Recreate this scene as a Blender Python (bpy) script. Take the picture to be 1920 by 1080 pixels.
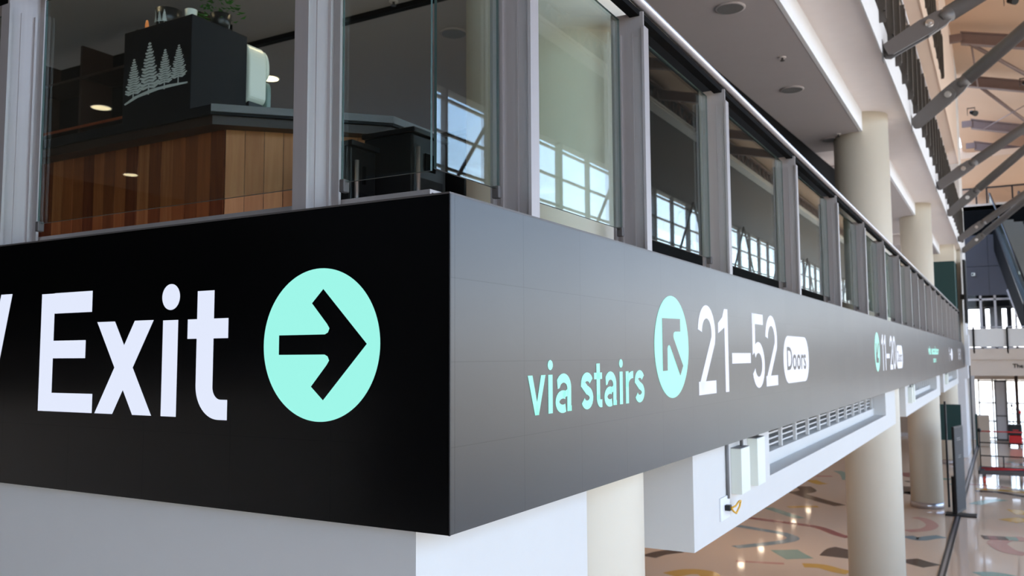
import bpy, bmesh, math, random
from mathutils import Vector, Matrix
for o in list(bpy.data.objects): bpy.data.objects.remove(o)
random.seed(7)
S = bpy.context.scene
COL = S.collection
PI = math.pi
# ---------------------------------------------------------------- camera
CX, CY, CZ = 1.396, -2.077, 4.199
cam = bpy.data.cameras.new('camera'); co = bpy.data.objects.new('camera', cam); COL.objects.link(co)
cam.sensor_width = 36; cam.lens = 1607.14/1920*36; cam.clip_start = .05; cam.clip_end = 400
fX, fY, fZ = (.868, .044, .494), (.496, -.067, -.866), (-.005, .997, -.08)
m = Matrix((fX, fY, fZ)); c0 = m.col[0].normalized(); c2 = (m.col[2]-c0*m.col[2].dot(c0)).normalized(); c1 = c2.cross(c0)
M4 = Matrix((c0, c1, c2)).transposed().to_4x4(); M4.translation = (CX, CY, CZ); co.matrix_world = M4
cam.dof.use_dof = True; cam.dof.focus_distance = 2.75; cam.dof.aperture_fstop = 5.0
S.camera = co
# ---------------------------------------------------------------- world, exposure
S.view_settings.view_transform = 'Standard'; S.view_settings.look = 'None'; S.view_settings.gamma = 1
S.view_settings.use_curve_mapping = False; S.view_settings.exposure = 0
w = bpy.data.worlds.new('sky'); S.world = w; w.use_nodes = True; nt = w.node_tree
bg = nt.nodes['Background']; tc = nt.nodes.new('ShaderNodeTexCoord'); sp = nt.nodes.new('ShaderNodeSeparateXYZ')
cr = nt.nodes.new('ShaderNodeValToRGB'); nt.links.new(tc.outputs['Generated'], sp.inputs[0]); nt.links.new(sp.outputs[2], cr.inputs[0]); nt.links.new(cr.outputs[0], bg.inputs[0])
e = cr.color_ramp.elements; e[0].position = 0; e[0].color = (.56, .52, .48, 1); e[1].position = 1; e[1].color = (.42, .60, .95, 1)
q = e.new(.03); q.color = (.96, .97, 1, 1); q = e.new(.10); q.color = (.70, .84, 1, 1); q = e.new(.30); q.color = (.42, .63, 1, 1)
bg.inputs[1].default_value = 6.3
# ---------------------------------------------------------------- materials
def lin(c): return tuple((x/255/12.92 if x/255 <= .04045 else ((x/255+.055)/1.055)**2.4) for x in c)
def mat(name, rgb, rough=.6, metal=0, spec=.5, noise=.06, scale=6, bump=0, emit=None, es=1, stretch=None):
    m = bpy.data.materials.new(name); m.use_nodes = True; n = m.node_tree; b = n.nodes['Principled BSDF']
    c = lin(rgb) if max(rgb) > 1 else rgb
    b.inputs['Roughness'].default_value = rough; b.inputs['Metallic'].default_value = metal; b.inputs['Specular IOR Level'].default_value = spec
    tx = n.nodes.new('ShaderNodeTexCoord'); no = n.nodes.new('ShaderNodeTexNoise'); no.inputs['Scale'].default_value = scale; no.inputs['Detail'].default_value = 4
    if stretch:
        mp = n.nodes.new('ShaderNodeMapping'); mp.inputs['Scale'].default_value = stretch
        n.links.new(tx.outputs['Object'], mp.inputs[0]); n.links.new(mp.outputs[0], no.inputs['Vector'])
    else: n.links.new(tx.outputs['Object'], no.inputs['Vector'])
    mx = n.nodes.new('ShaderNodeMix'); mx.data_type = 'RGBA'
    mx.inputs[6].default_value = (*[x*(1-noise) for x in c], 1); mx.inputs[7].default_value = (*[min(1, x*(1+noise)) for x in c], 1)
    n.links.new(no.outputs[0], mx.inputs[0]); n.links.new(mx.outputs[2], b.inputs['Base Color'])
    if bump:
        bp = n.nodes.new('ShaderNodeBump'); bp.inputs['Strength'].default_value = bump; bp.inputs['Distance'].default_value = .01
        n.links.new(no.outputs[0], bp.inputs['Height']); n.links.new(bp.outputs[0], b.inputs['Normal'])
    if emit:
        b.inputs['Emission Color'].default_value = (*(lin(emit) if max(emit) > 1 else emit), 1); b.inputs['Emission Strength'].default_value = es
    return m
M = {}
M['white'] = mat('white paint', (228, 228, 228), .6, spec=.3, noise=.02)
M['lowwhite'] = mat('white satin paint', (212, 209, 203), .5, spec=.3, noise=.02)
M['cream'] = mat('cream column paint', (222, 212, 192), .42, spec=.35, noise=.025, scale=3)
M['soffit'] = mat('ceiling grey paint', (186, 178, 175), .8, spec=.2, noise=.03)
M['soffit2'] = mat('pale soffit paint', (238, 228, 222), .8, spec=.2, noise=.03)
M['pinkw'] = mat('warm white wall', (232, 214, 200), .7, spec=.2, noise=.02)
M['peach'] = mat('bounce-warmed roof lining', (206, 176, 150), .8, spec=.2, noise=.05, scale=.6)  # warm bounced light is put into this base colour
M['beige'] = mat('beige cladding', (196, 180, 164), .6, noise=.04, scale=1.5)
M['steel'] = mat('brushed steel posts', (162, 155, 152), .4, metal=.3, spec=.5, noise=.08, scale=40, stretch=(1, 1, .03))
M['steel_l'] = mat('light brushed steel', (188, 184, 184), .3, metal=.8, noise=.05, scale=30)
M['steel_d'] = mat('dark anodised steel', (84, 79, 76), .45, metal=.2, noise=.06, scale=20)
M['strut'] = mat('grey painted steel tube', (104, 100, 98), .42, metal=.15, noise=.05)
M['truss'] = mat('taupe painted truss', (124, 104, 98), .5, metal=.1, noise=.05)
M['pin'] = mat('zinc pin', (205, 200, 195), .3, metal=.8)
M['black'] = mat('black satin', (16, 16, 18), .42, spec=.4, noise=.1)
M['blackm'] = mat('matt black', (9, 9, 10), .9, spec=.1, noise=.1)
M['navy'] = mat('black powder coat', (15, 16, 20), .6, spec=.2, noise=.1)
M['dwall'] = mat('dark grey panels', (62, 60, 64), .6, noise=.04)
M['green'] = mat('dark green panel', (14, 56, 52), .6, noise=.05)
M['copper'] = mat('copper', (190, 100, 60), .3, metal=.9)
M['rubber'] = mat('rubber', (20, 19, 19), .7)
M['red'] = mat('red paint', (196, 30, 30), .45)
M['redstrap'] = mat('red webbing', (214, 60, 60), .7)
M['orange'] = mat('orange wheel', (224, 82, 56), .5)
M['yellow'] = mat('yellow cord', (224, 168, 36), .5)
M['grey'] = mat('mid grey', (120, 118, 116), .6)
M['plastic'] = mat('cream plastic', (226, 228, 214), .35, noise=.02)
M['tealplastic'] = mat('grey green plastic', (120, 140, 132), .3)
M['leaf'] = mat('leaf', (70, 130, 50), .5, noise=.3, scale=20)
M['pot'] = mat('dark glazed pot', (30, 28, 26), .35)
M['wooddark'] = mat('dark stained shelf', (48, 30, 22), .5, noise=.2, scale=8, stretch=(1, 1, .1))
M['tan'] = mat('tan panel', (178, 160, 140), .6)
M['greywin'] = mat('frosted grey panel', (186, 184, 184), .3, noise=.03)
M['print'] = mat('white print', (196, 198, 192), .7)
M['lampglow'] = mat('warm lamp', (255, 220, 170), .5, emit=(1, .78, .5), es=7)
M['lampcool'] = mat('neutral lamp', (255, 250, 240), .5, emit=(1, .8, .58), es=32)
M['ledwhite'] = mat('led white', (10, 10, 12), .4, noise=0, emit=(226, 233, 252), es=1)
M['ledteal'] = mat('led teal', (10, 10, 12), .4, noise=0, emit=(158, 246, 232), es=1)
M['screen'] = mat('dark screen', (34, 35, 40), .5, spec=.2)
M['track'] = mat('floor drain metal', (60, 56, 54), .4, metal=.5)

def led_mat(name, rough, spec, seams=True, base=(7, 7, 8)):
    m = mat(name, base, rough, spec=spec, noise=.05); n = m.node_tree; b = n.nodes['Principled BSDF']
    g = n.nodes.new('ShaderNodeNewGeometry'); s = n.nodes.new('ShaderNodeSeparateXYZ'); n.links.new(g.outputs['Position'], s.inputs[0])
    def mth(op, a, b_=None, c_=None):
        x = n.nodes.new('ShaderNodeMath'); x.operation = op
        for i, v in enumerate((a, b_, c_)):
            if v is None: continue
            if isinstance(v, (int, float)): x.inputs[i].default_value = v
            else: n.links.new(v, x.inputs[i])
        return x.outputs[0]
    u = mth('ADD', s.outputs[1], mth('ABSOLUTE', s.outputs[0]))
    tu = mth('PINGPONG', u, .4475/2); tv = mth('PINGPONG', mth('SUBTRACT', 4.68, s.outputs[2]), .2475/2)
    su = mth('LESS_THAN', tu, .0013); sv = mth('LESS_THAN', tv, .0009)
    line = mth('MULTIPLY', mth('MAXIMUM', su, sv), .3)
    mx = n.nodes.new('ShaderNodeMix'); mx.data_type = 'FLOAT'; n.links.new(line, mx.inputs[0])
    mx.inputs[2].default_value = spec; mx.inputs[3].default_value = 0; n.links.new(mx.outputs[0], b.inputs['Specular IOR Level'])
    # each tile is set a hair differently, so it catches the light a little differently
    cu = mth('FLOOR', mth('DIVIDE', u, .4475)); cv = mth('FLOOR', mth('DIVIDE', mth('SUBTRACT', 4.68, s.outputs[2]), .2475))
    wn = n.nodes.new('ShaderNodeTexWhiteNoise'); wn.noise_dimensions = '2D'; cb = n.nodes.new('ShaderNodeCombineXYZ')
    n.links.new(cu, cb.inputs[0]); n.links.new(cv, cb.inputs[1]); n.links.new(cb.outputs[0], wn.inputs['Vector'])
    n.links.new(mth('MULTIPLY_ADD', wn.outputs[0], .012, rough), b.inputs['Roughness'])
    return m
M['led'] = led_mat('led tiles', .3, .75)
M['led_end'] = led_mat('led tiles end', .16, .35, base=(6, 6, 6))  # same tiles, colour and sheen lowered to keep glare off the end screen

def wood_mat():
    m = mat('cedar planks', (150, 84, 48), .55, spec=.3); n = m.node_tree; b = n.nodes['Principled BSDF']
    at = n.nodes.new('ShaderNodeAttribute'); at.attribute_name = 'tone'
    cr = n.nodes.new('ShaderNodeValToRGB'); e = cr.color_ramp.elements
    e[0].color = (*lin((92, 40, 24)), 1); e[1].color = (*lin((204, 140, 92)), 1); q = e.new(.5); q.color = (*lin((152, 84, 46)), 1)
    tx = n.nodes.new('ShaderNodeTexCoord'); mp = n.nodes.new('ShaderNodeMapping'); mp.inputs['Scale'].default_value = (26, 26, 1.6)
    no = n.nodes.new('ShaderNodeTexNoise'); no.inputs['Scale'].default_value = 1.6; no.inputs['Detail'].default_value = 6
    n.links.new(tx.outputs['Object'], mp.inputs[0]); n.links.new(mp.outputs[0], no.inputs['Vector'])
    a = n.nodes.new('ShaderNodeMath'); a.operation = 'MULTIPLY_ADD'; a.inputs[1].default_value = .45
    s = n.nodes.new('ShaderNodeMath'); s.operation = 'SUBTRACT'; s.inputs[1].default_value = .22
    n.links.new(no.outputs[0], a.inputs[0]); n.links.new(at.outputs['Fac'], s.inputs[0]); n.links.new(s.outputs[0], a.inputs[2])
    n.links.new(a.outputs[0], cr.inputs[0]); n.links.new(cr.outputs[0], b.inputs['Base Color'])
    return m
M['wood'] = wood_mat()

def glass_mat(name, tint, f0=.06, gain=1.0):
    m = bpy.data.materials.new(name); m.use_nodes = True; n = m.node_tree
    for x in list(n.nodes): n.nodes.remove(x)
    o = n.nodes.new('ShaderNodeOutputMaterial'); t = n.nodes.new('ShaderNodeBsdfTransparent'); t.inputs[0].default_value = (*tint, 1)
    g = n.nodes.new('ShaderNodeBsdfGlossy'); g.inputs['Roughness'].default_value = 0.0; g.inputs[0].default_value = (.95, 1, .98, 1)
    fr = n.nodes.new('ShaderNodeFresnel'); gm = n.nodes.new('ShaderNodeNewGeometry'); im = n.nodes.new('ShaderNodeMix'); im.data_type = 'FLOAT'
    im.inputs[2].default_value = 1.52; im.inputs[3].default_value = 1/1.52; n.links.new(gm.outputs['Backfacing'], im.inputs[0]); n.links.new(im.outputs[0], fr.inputs[0])   # unbent rays: no false total reflection inside the pane
    k = n.nodes.new('ShaderNodeMath'); k.operation = 'MULTIPLY_ADD'; k.inputs[1].default_value = gain; k.inputs[2].default_value = 0; k.use_clamp = True
    n.links.new(fr.outputs[0], k.inputs[0])
    mx = n.nodes.new('ShaderNodeMixShader'); n.links.new(k.outputs[0], mx.inputs[0]); n.links.new(t.outputs[0], mx.inputs[1]); n.links.new(g.outputs[0], mx.inputs[2]); n.links.new(mx.outputs[0], o.inputs[0])
    return m
M['glass'] = glass_mat('balustrade glass', (.86, .92, .89))
M['pane'] = glass_mat('window glass', (.97, .98, .99))
M['glassedge'] = mat('glass edge green', (60, 78, 74), .3, spec=.4)
M['floor'] = mat('polished terrazzo', (224, 196, 168), .06, spec=.55, noise=.05, scale=30)
INL = {k: mat('terrazzo inlay '+k, c, .13, spec=.5, noise=.05, scale=30) for k, c in dict(dark=(66, 56, 52), red=(158, 84, 84), yellow=(214, 164, 72), teal=(140, 168, 150), blue=(118, 142, 146), pink=(202, 146, 130)).items()}

# ---------------------------------------------------------------- mesh helpers
class MB:
    def __init__(s): s.v = []; s.f = []; s.mi = []; s.tone = []; s.smooth = []
    def face(s, idx, mi=0, tone=.5, sm=False): s.f.append(idx); s.mi.append(mi); s.tone.append(tone); s.smooth.append(sm)
    def box(s, x0, x1, y0, y1, z0, z1, mi=0, tone=.5, mat=None):
        b = len(s.v); P = [(x, y, z) for z in (z0, z1) for y in (y0, y1) for x in (x0, x1)]
        if mat: P = [tuple(mat @ Vector(p)) for p in P]
        s.v += P
        for q in ((0, 2, 3, 1), (4, 5, 7, 6), (0, 1, 5, 4), (2, 6, 7, 3), (0, 4, 6, 2), (1, 3, 7, 5)): s.face([b+i for i in q], mi, tone)
        return s
    def prism(s, poly, fn, d0, d1, mi=0):
        """poly: 2D points; fn(u, v, d) -> 3D point"""
        b = len(s.v); n = len(poly)
        s.v += [fn(u, v, d0) for u, v in poly]+[fn(u, v, d1) for u, v in poly]
        s.face(list(range(b, b+n))[::-1], mi); s.face(list(range(b+n, b+2*n)), mi)
        for i in range(n): j = (i+1) % n; s.face([b+i, b+j, b+n+j, b+n+i], mi)
        return s
    def tube(s, p0, p1, r0, r1=None, n=16, mi=0, cap=True):
        r1 = r0 if r1 is None else r1; p0 = Vector(p0); p1 = Vector(p1); d = (p1-p0).normalized()
        a = d.orthogonal().normalized(); c = d.cross(a); b = len(s.v)
        for p, r in ((p0, r0), (p1, r1)):
            for i in range(n): t = 2*PI*i/n; s.v.append(tuple(p+(a*math.cos(t)+c*math.sin(t))*r))
        for i in range(n): j = (i+1) % n; s.face([b+i, b+j, b+n+j, b+n+i], mi, sm=True)
        if cap: s.face(list(range(b, b+n))[::-1], mi); s.face(list(range(b+n, b+2*n)), mi)
        return s
    def path(s, pts, r, n=10, mi=0):
        pts = [Vector(p) for p in pts]; b0 = len(s.v); ref = None
        for k, p in enumerate(pts):
            d = (pts[min(k+1, len(pts)-1)]-pts[max(k-1, 0)]).normalized()
            if ref is None: ref = d.orthogonal().normalized()
            a = (ref-d*ref.dot(d)).normalized(); ref = a; c = d.cross(a)
            for i in range(n): t = 2*PI*i/n; s.v.append(tuple(p+(a*math.cos(t)+c*math.sin(t))*r))
        for k in range(len(pts)-1):
            for i in range(n): j = (i+1) % n; s.face([b0+k*n+i, b0+k*n+j, b0+(k+1)*n+j, b0+(k+1)*n+i], mi, sm=True)
        s.face(list(range(b0, b0+n))[::-1], mi); e = b0+(len(pts)-1)*n; s.face(list(range(e, e+n)), mi)
        return s
    def lathe(s, prof, cx, cy, n=32, mi=0):
        b = len(s.v)
        for r, z in prof:
            for i in range(n): t = 2*PI*i/n; s.v.append((cx+r*math.cos(t), cy+r*math.sin(t), z))
        for k in range(len(prof)-1):
            for i in range(n): j = (i+1) % n; s.face([b+k*n+i, b+k*n+j, b+(k+1)*n+j, b+(k+1)*n+i], mi, sm=True)
        s.face(list(range(b, b+n))[::-1], mi); e = b+(len(prof)-1)*n; s.face(list(range(e, e+n)), mi)
        return s
    def build(s, name, mats, parent=None, bevel=0, kind=None, loc=None):
        me = bpy.data.meshes.new(name); me.from_pydata(s.v, [], s.f)
        if not isinstance(mats, (list, tuple)): mats = [mats]
        for m_ in mats: me.materials.append(m_)
        for p, mi, sm in zip(me.polygons, s.mi, s.smooth): p.material_index = mi; p.use_smooth = sm
        at = me.attributes.new('tone', 'FLOAT', 'FACE')
        for i, t in enumerate(s.tone): at.data[i].value = t
        me.update()
        bm = bmesh.new(); bm.from_mesh(me); bmesh.ops.recalc_face_normals(bm, faces=bm.faces); bm.to_mesh(me); bm.free()
        o = bpy.data.objects.new(name, me); COL.objects.link(o)
        if parent is not None:
            o.parent = parent; o.matrix_parent_inverse = Matrix.Translation(parent.location).inverted() if loc is None else Matrix()
        if bevel:
            bv = o.modifiers.new('bevel', 'BEVEL'); bv.width = bevel; bv.segments = 2; bv.limit_method = 'ANGLE'
        if kind: o['kind'] = kind
        return o
def tag(o, label, cat, group=None):
    o['label'] = label; o['category'] = cat
    if group: o['group'] = group
    return o
def thing(name, label, cat, loc=(0, 0, 0), group=None):
    o = bpy.data.objects.new(name, None); COL.objects.link(o); o.location = loc; o.empty_display_size = .1
    return tag(o, label, cat, group)
def struct(name, mb, mats, **k): return mb.build(name, mats, kind='structure', **k)
def dup(root, delta, label, group=None):
    r = root.copy(); COL.objects.link(r); r.location = Vector(root.location)+Vector(delta); r['label'] = label
    if group: r['group'] = group
    for ch in [o for o in root.children]:
        c = ch.copy(); COL.objects.link(c); c.parent = r
        for g in [o for o in ch.children]:
            d = g.copy(); COL.objects.link(d); d.parent = c
    return r
# glyph helpers: strokes in the (u, v) plane
def stroke(pts, t):
    """polygon strip list along pts, thickness t, mitred, flat ends"""
    n = len(pts); L = []; R_ = []
    for i, (x, y) in enumerate(pts):
        if 0 < i < n-1:
            a = Vector((x-pts[i-1][0], y-pts[i-1][1])).normalized(); b = Vector((pts[i+1][0]-x, pts[i+1][1]-y)).normalized()
            nn = Vector((-(a.y+b.y), a.x+b.x)).normalized(); k = 1/max(.35, nn.dot(Vector((-a.y, a.x))))
        else:
            a = Vector((pts[1][0]-pts[0][0], pts[1][1]-pts[0][1])) if i == 0 else Vector((x-pts[i-1][0], y-pts[i-1][1]))
            a.normalize(); nn = Vector((-a.y, a.x)); k = 1
        L.append((x+nn.x*t/2*k, y+nn.y*t/2*k)); R_.append((x-nn.x*t/2*k, y-nn.y*t/2*k))
    return [[L[i], L[i+1], R_[i+1], R_[i]] for i in range(n-1)]
def arc(cx, cy, rx, ry, a0, a1, n=18): return [(cx+rx*math.cos(math.radians(a0+(a1-a0)*i/n)), cy+ry*math.sin(math.radians(a0+(a1-a0)*i/n))) for i in range(n+1)]
def disc(cx, cy, rx, ry, n=64): return [(cx+rx*math.cos(2*PI*i/n), cy+ry*math.sin(2*PI*i/n)) for i in range(n)]
def polys(name, P, fn, m_, parent, d0=.0, d1=.0012):
    mb = MB()
    for i, p in enumerate(P): mb.prism(p, fn, d0, d1+i*1e-6)
    return mb.build(name, m_, parent)
onL = lambda u, v, d: (u, -d, v)          # end screen, faces -Y
onR = lambda u, v, d: (d, u, v)           # long screen, faces +X

# ================================================================ BIG STRUCTURE
YE = 40.0
mb = MB()
mb.v += [(-14, -16, 0), (14, -16, 0), (14, 112, 0), (-14, 112, 0)]; mb.face([0, 1, 2, 3])
# coloured inlays in the terrazzo, camera-measured shapes turned into floor coordinates
R3 = Matrix(((.8678, .0443, .4949), (.4969, -.067, -.8652), (-.0051, .9968, -.0797)))
R3 = M4.to_3x3()
def fl(px, py):
    r = R3 @ Vector((px-960, -(py-540), -1607.14)); k = -CZ/r.z; return (CX+r.x*k, CY+r.y*k)
def smooth_pts(p, n=6):
    out = []
    for i in range(len(p)-1):
        a = Vector(p[max(i-1, 0)]); b = Vector(p[i]); c = Vector(p[i+1]); d = Vector(p[min(i+2, len(p)-1)])
        for k in range(n):
            t = k/n; out.append(tuple(.5*((2*b)+(c-a)*t+(2*a-5*b+4*c-d)*t*t+(3*b-a-3*c+d)*t**3)))
    return out+[tuple(p[-1])]
inl = [('dark', [(1216, 1044), (1240, 1037), (1275, 1033)], .35), ('yellow', [(1256, 1078), (1290, 1072), (1325, 1075), (1340, 1090)], .4), ('blue', [(1383, 986), (1420, 992), (1470, 1001), (1487, 1010), (1460, 1017), (1378, 1026)], .28),
       ('teal', [(1470, 1031), (1485, 1040), (1500, 1048)], .6), ('red', [(1405, 971), (1450, 977), (1530, 988), (1570, 1002), (1592, 1008)], .25), ('pink', [(1380, 1052), (1430, 1055), (1470, 1057)], .14),
       ('dark', [(1487, 922), (1530, 936), (1575, 948)], .4), ('dark', [(1498, 924), (1515, 920), (1505, 912)], .5), ('yellow', [(1478, 951), (1510, 950), (1534, 950)], .25), ('teal', [(1440, 952), (1470, 962), (1500, 972)], .3),
       ('yellow', [(1506, 1060), (1540, 1062), (1570, 1070), (1592, 1074)], .35), ('dark', [(1569, 1045), (1580, 1034), (1592, 1031)], .7), ('yellow', [(1520, 900), (1535, 906), (1545, 908)], .4), ('pink', [(1530, 893), (1560, 893)], .3), ('teal', [(1570, 883), (1583, 890), (1588, 900)], .3),
       ('dark', [(1697, 912), (1705, 924), (1712, 924)], .5), ('red', [(1694, 886), (1703, 892), (1712, 894)], .4), ('dark', [(1698, 903), (1708, 903)], .3),
       ('blue', [(1700, 1005), (1722, 1011), (1745, 1008), (1766, 1006)], .32), ('pink', [(1700, 996), (1735, 993), (1748, 985), (1735, 975), (1715, 970)], .28), ('dark', [(1702, 1049), (1725, 1056), (1748, 1062)], .5),
       ('dark', [(1830, 921), (1870, 923), (1925, 932)], .3), ('yellow', [(1830, 917), (1870, 919), (1925, 924)], .35), ('teal', [(1828, 946), (1846, 941), (1880, 937)], .35), ('yellow', [(1896, 960), (1925, 961)], .8), ('yellow', [(1890, 972), (1925, 979)], .7),
       ('pink', [(1868, 1019), (1885, 1011), (1925, 1010)], .4), ('pink', [(1868, 1019), (1890, 1033), (1925, 1040)], .4), ('teal', [(1835, 1078), (1870, 1078), (1925, 1090)], .4), ('pink', [(1896, 868), (1925, 872)], 1.2), ('teal', [(1770, 900), (1778, 897)], .3)]
mi_of = {k: i+1 for i, k in enumerate(INL)}
for i, (c, p, t) in enumerate(inl):
    for qd in stroke(smooth_pts([fl(*x) for x in p]), t):
        b = len(mb.v); mb.v += [(x, y, .0012+i*1e-4) for x, y in qd]; mb.face([b, b+1, b+2, b+3], mi_of[c])
# more inlays further off, where the picture does not reach
for k in range(26):
    x = random.uniform(2.5, 12); y = random.uniform(-2, 40); a = random.uniform(0, 6); p = [(x, y)]
    for j in range(3): a += random.uniform(-1, 1); x += math.cos(a)*1.1; y += math.sin(a)*1.1; p.append((x, y))
    for qd in stroke(smooth_pts(p), random.uniform(.2, .45)):
        b = len(mb.v); mb.v += [(x_, y_, .006+k*1e-4) for x_, y_ in qd]; mb.face([b, b+1, b+2, b+3], random.randint(1, 6))
struct('floor', mb, [M['floor']]+list(INL.values()))
# floor track
t = tag(MB().box(.12, .26, 5, 46, .002, .014, 0).box(.165, .215, 5, 46, .014, .017, 1).build('floor_track', [M['track'], M['steel_l']]), 'dark metal drain track running straight along the terrazzo floor', 'drain')

# upper deck (level two)
struct('trim_1', MB().box(-16, -.95, .1, 37.9, 3.55, 4.6).box(-.95, -.2, .1, 37.9, 4.3, 4.6), [M['soffit2']])     # deck slab
struct('ceiling', MB().box(-16, -.62, .2, 15.0, 8.1, 8.44), [M['soffit']])
struct('ceiling_near', MB().box(-16, -.62, -12, .2, 8.1, 8.44), [mat('darkened near soffit', (62, 58, 56), .8)])  # same soffit coloured darker here to dim its mirror image in the glass
struct('trim_2', MB().box(-12, -.62, 18.0, 27.9, 8.1, 8.44), [M['soffit']])
struct('trim_3', MB().box(-12, -.62, 31.0, 38, 8.1, 8.44), [M['soffit']])
# white edge boards of the three ceiling fields
for n, (a, b) in enumerate(((-12, 15.0), (18.0, 27.9), (31.0, 38.0))):
    struct('trim_%d' % (4+n), MB().box(-.62, -.57, a, b+.05, 8.095, 8.449), [M['white']])
struct('trim_7', MB().box(-12, .1, -12, 38, 8.45, 8.86), [M['soffit2'], M['white']])   # level three slab
struct('trim_8', MB().box(.1, .115, -12, 38, 8.4, 8.92), [M['white']])                 # its fascia
struct('trim_9', MB().box(-12, .1, -12, 38, 12.2, 12.62), [M['pinkw']])
struct('trim_10', MB().box(.1, .115, -12, 38, 12.17, 12.75), [M['pinkw']])
struct('wall_upper', MB().box(-.3, -.05, -12, 38, 12.7, 17.2).box(-.05, .115, 27.2, 38, 12.75, 17.2), [M['pinkw']])
struct('wall_gallery', MB().box(-3.2, -3.0, -12, 38, 8.86, 12.2), [M['pinkw']])
# roof, falling towards the window side
def roofz(x): return 17.15-.27*(x+.3) if x < 3.4 else 16.15+(x-3.4)*.24
mb = MB(); mb.prism([(-.3, roofz(-.3)), (3.4, 16.15), (14.3, roofz(14.3)), (14.3, roofz(14.3)+.3), (3.4, 16.45), (-.3, roofz(-.3)+.3)], lambda u, v, d: (u, d, v), -16, 112); struct('ceiling_hall', mb, [M['peach']])
# level two inner walls
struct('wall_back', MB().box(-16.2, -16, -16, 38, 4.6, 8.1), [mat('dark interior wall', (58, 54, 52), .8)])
struct('wall_shop', MB().prism([(-2.0, 5.4), (-1.5, 16.9), (-1.7, 16.9), (-2.2, 5.4)], lambda u, v, d: (u, v, d), 4.6, 8.09), [M['blackm']])
struct('wall_gallery_back', MB().box(-3.2, -3, 17.2, 38, 4.6, 8.1).box(-3, -1.6, 17.0, 17.2, 4.6, 8.1), [M['soffit2']])
struct('trim_11', MB().box(-8.3, -3.2, 5.3, 5.38, 8.04, 8.1, mat=Matrix.Translation((0, 0, 0)) @ Matrix.Rotation(0, 4, 'Z')), [M['blackm']])
# ground level behind the columns
struct('wall_ground_back', MB().box(-12.2, -12, -14, 60, 0, 3.55), [M['beige']])
struct('wall_ground_end', MB().box(-12, -1.2, 47, 47.2, 0, 3.55), [M['beige']])
struct('baseboard_end', MB().box(-12, -1.2, 46.95, 47, 0, .18), [M['white']])
# beams below the screen
XB = -.165
def beam(n, y0, y1, o0, o1):
    mb = MB()
    mb.box(-.9, XB, y0, o0, 3.09, 3.55); mb.box(-.9, XB, o1, y1, 3.09, 3.55)         # solid ends, bottom half
    mb.box(-.9, XB, o0, o1, 3.09, 3.30); mb.box(-.9, XB-.163, o0, o1, 3.30, 3.40)    # lip and kick
    mb.box(-.9, XB, y0, o0, 3.55, 4.5); mb.box(-.9, XB, o1, y1, 3.55, 4.5); mb.box(-.9, XB-.163, o0, o1, 4.2, 4.5)
    return struct('trim_%d' % n, mb, [M['lowwhite']])
beam(12, 2.72, 13.2, 4.55, 11.9); beam(13, 14.9, 24.6, 16.3, 23.3); beam(14, 26.2, 35.8, 27.6, 34.6)
struct('wall_left', MB().box(-12, XB, .066, .4, 3.09, 4.55).box(-.9, XB, .4, 1.287, 3.09, 4.55), [M['lowwhite']])
# columns
def column(y, label, x=-.61, r=.415):
    t = thing('column', label, 'column', (x, y, 0), 'cream columns along the gallery')
    MB().lathe([(r, 0), (r, 8.45)], x, y, 48).build('shaft', M['cream'], t)
    MB().lathe([(r, 8.86), (r, 12.2)], x, y, 48).build('upper_shaft', M['cream'], t)
    MB().lathe([(r+.007, 0), (r+.007, .16)], x, y, 48).build('base_ring', M['steel_l'], t)
column(1.98, 'nearest cream round column, mostly hidden behind the screen corner', -.67, .46)
column(14.2, 'large cream round column rising behind the middle of the handrail', -.66, .459)
column(24.6, 'second clear cream round column, with metal base ring beside the totem')
column(35.6, 'far cream round column behind the standing totem screen')
# end pier and end of hall
struct('wall_pier', MB().box(-.7, .1, 38, 41.5, 3.2, 17.1).box(-.7, -.02, 38, 41.5, 0, 3.2), [M['white']])
struct('trim_15', MB().box(.05, .2, 37.4, 38.2, 3.75, 5.0), [M['white']])
struct('wall_ground_side', MB().box(-1.2, .1, 46.8, 47.2, 0, 4.4), [M['lowwhite']])
# dark panelled end wall over the entrance
mb = MB()
for i in range(4):
    for j, (z0, z1) in enumerate(((7.15, 8.6), (8.62, 10.2))): mb.box(-.6+i*1.55, -.6+i*1.55+1.535, 46.9, 47.1, z0, z1)
mb.box(-.6, 5.6, 47.1, 47.3, 7.15, 10.2, 1); struct('wall_end', mb, [M['dwall'], M['blackm']])
struct('wall_end_upper', MB().box(-.6, 5.6, 47.0, 47.3, 10.2, 11.7), [M['blackm']])
struct('trim_16', MB().box(-.6, 5.6, 47, 58, 11.5, 11.8), [M['beige']])
struct('ceiling_lobby', MB().box(-.6, 5.6, 49, 60, 14.6, 14.9), [M['peach']])
struct('wall_lobby', MB().box(-16, 5.6, 59, 59.3, 11.8, 17.4), [M['peach']])
# balcony
struct('trim_17', MB().box(.1, 14, 40, 47, 3.29, 4.44).box(.1, 14, 39.9, 40, 3.98, 4.44), [M['beige']])
struct('trim_18', MB().box(.1, 14, 47, 50, 3.29, 4.44), [M['beige']])
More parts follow.
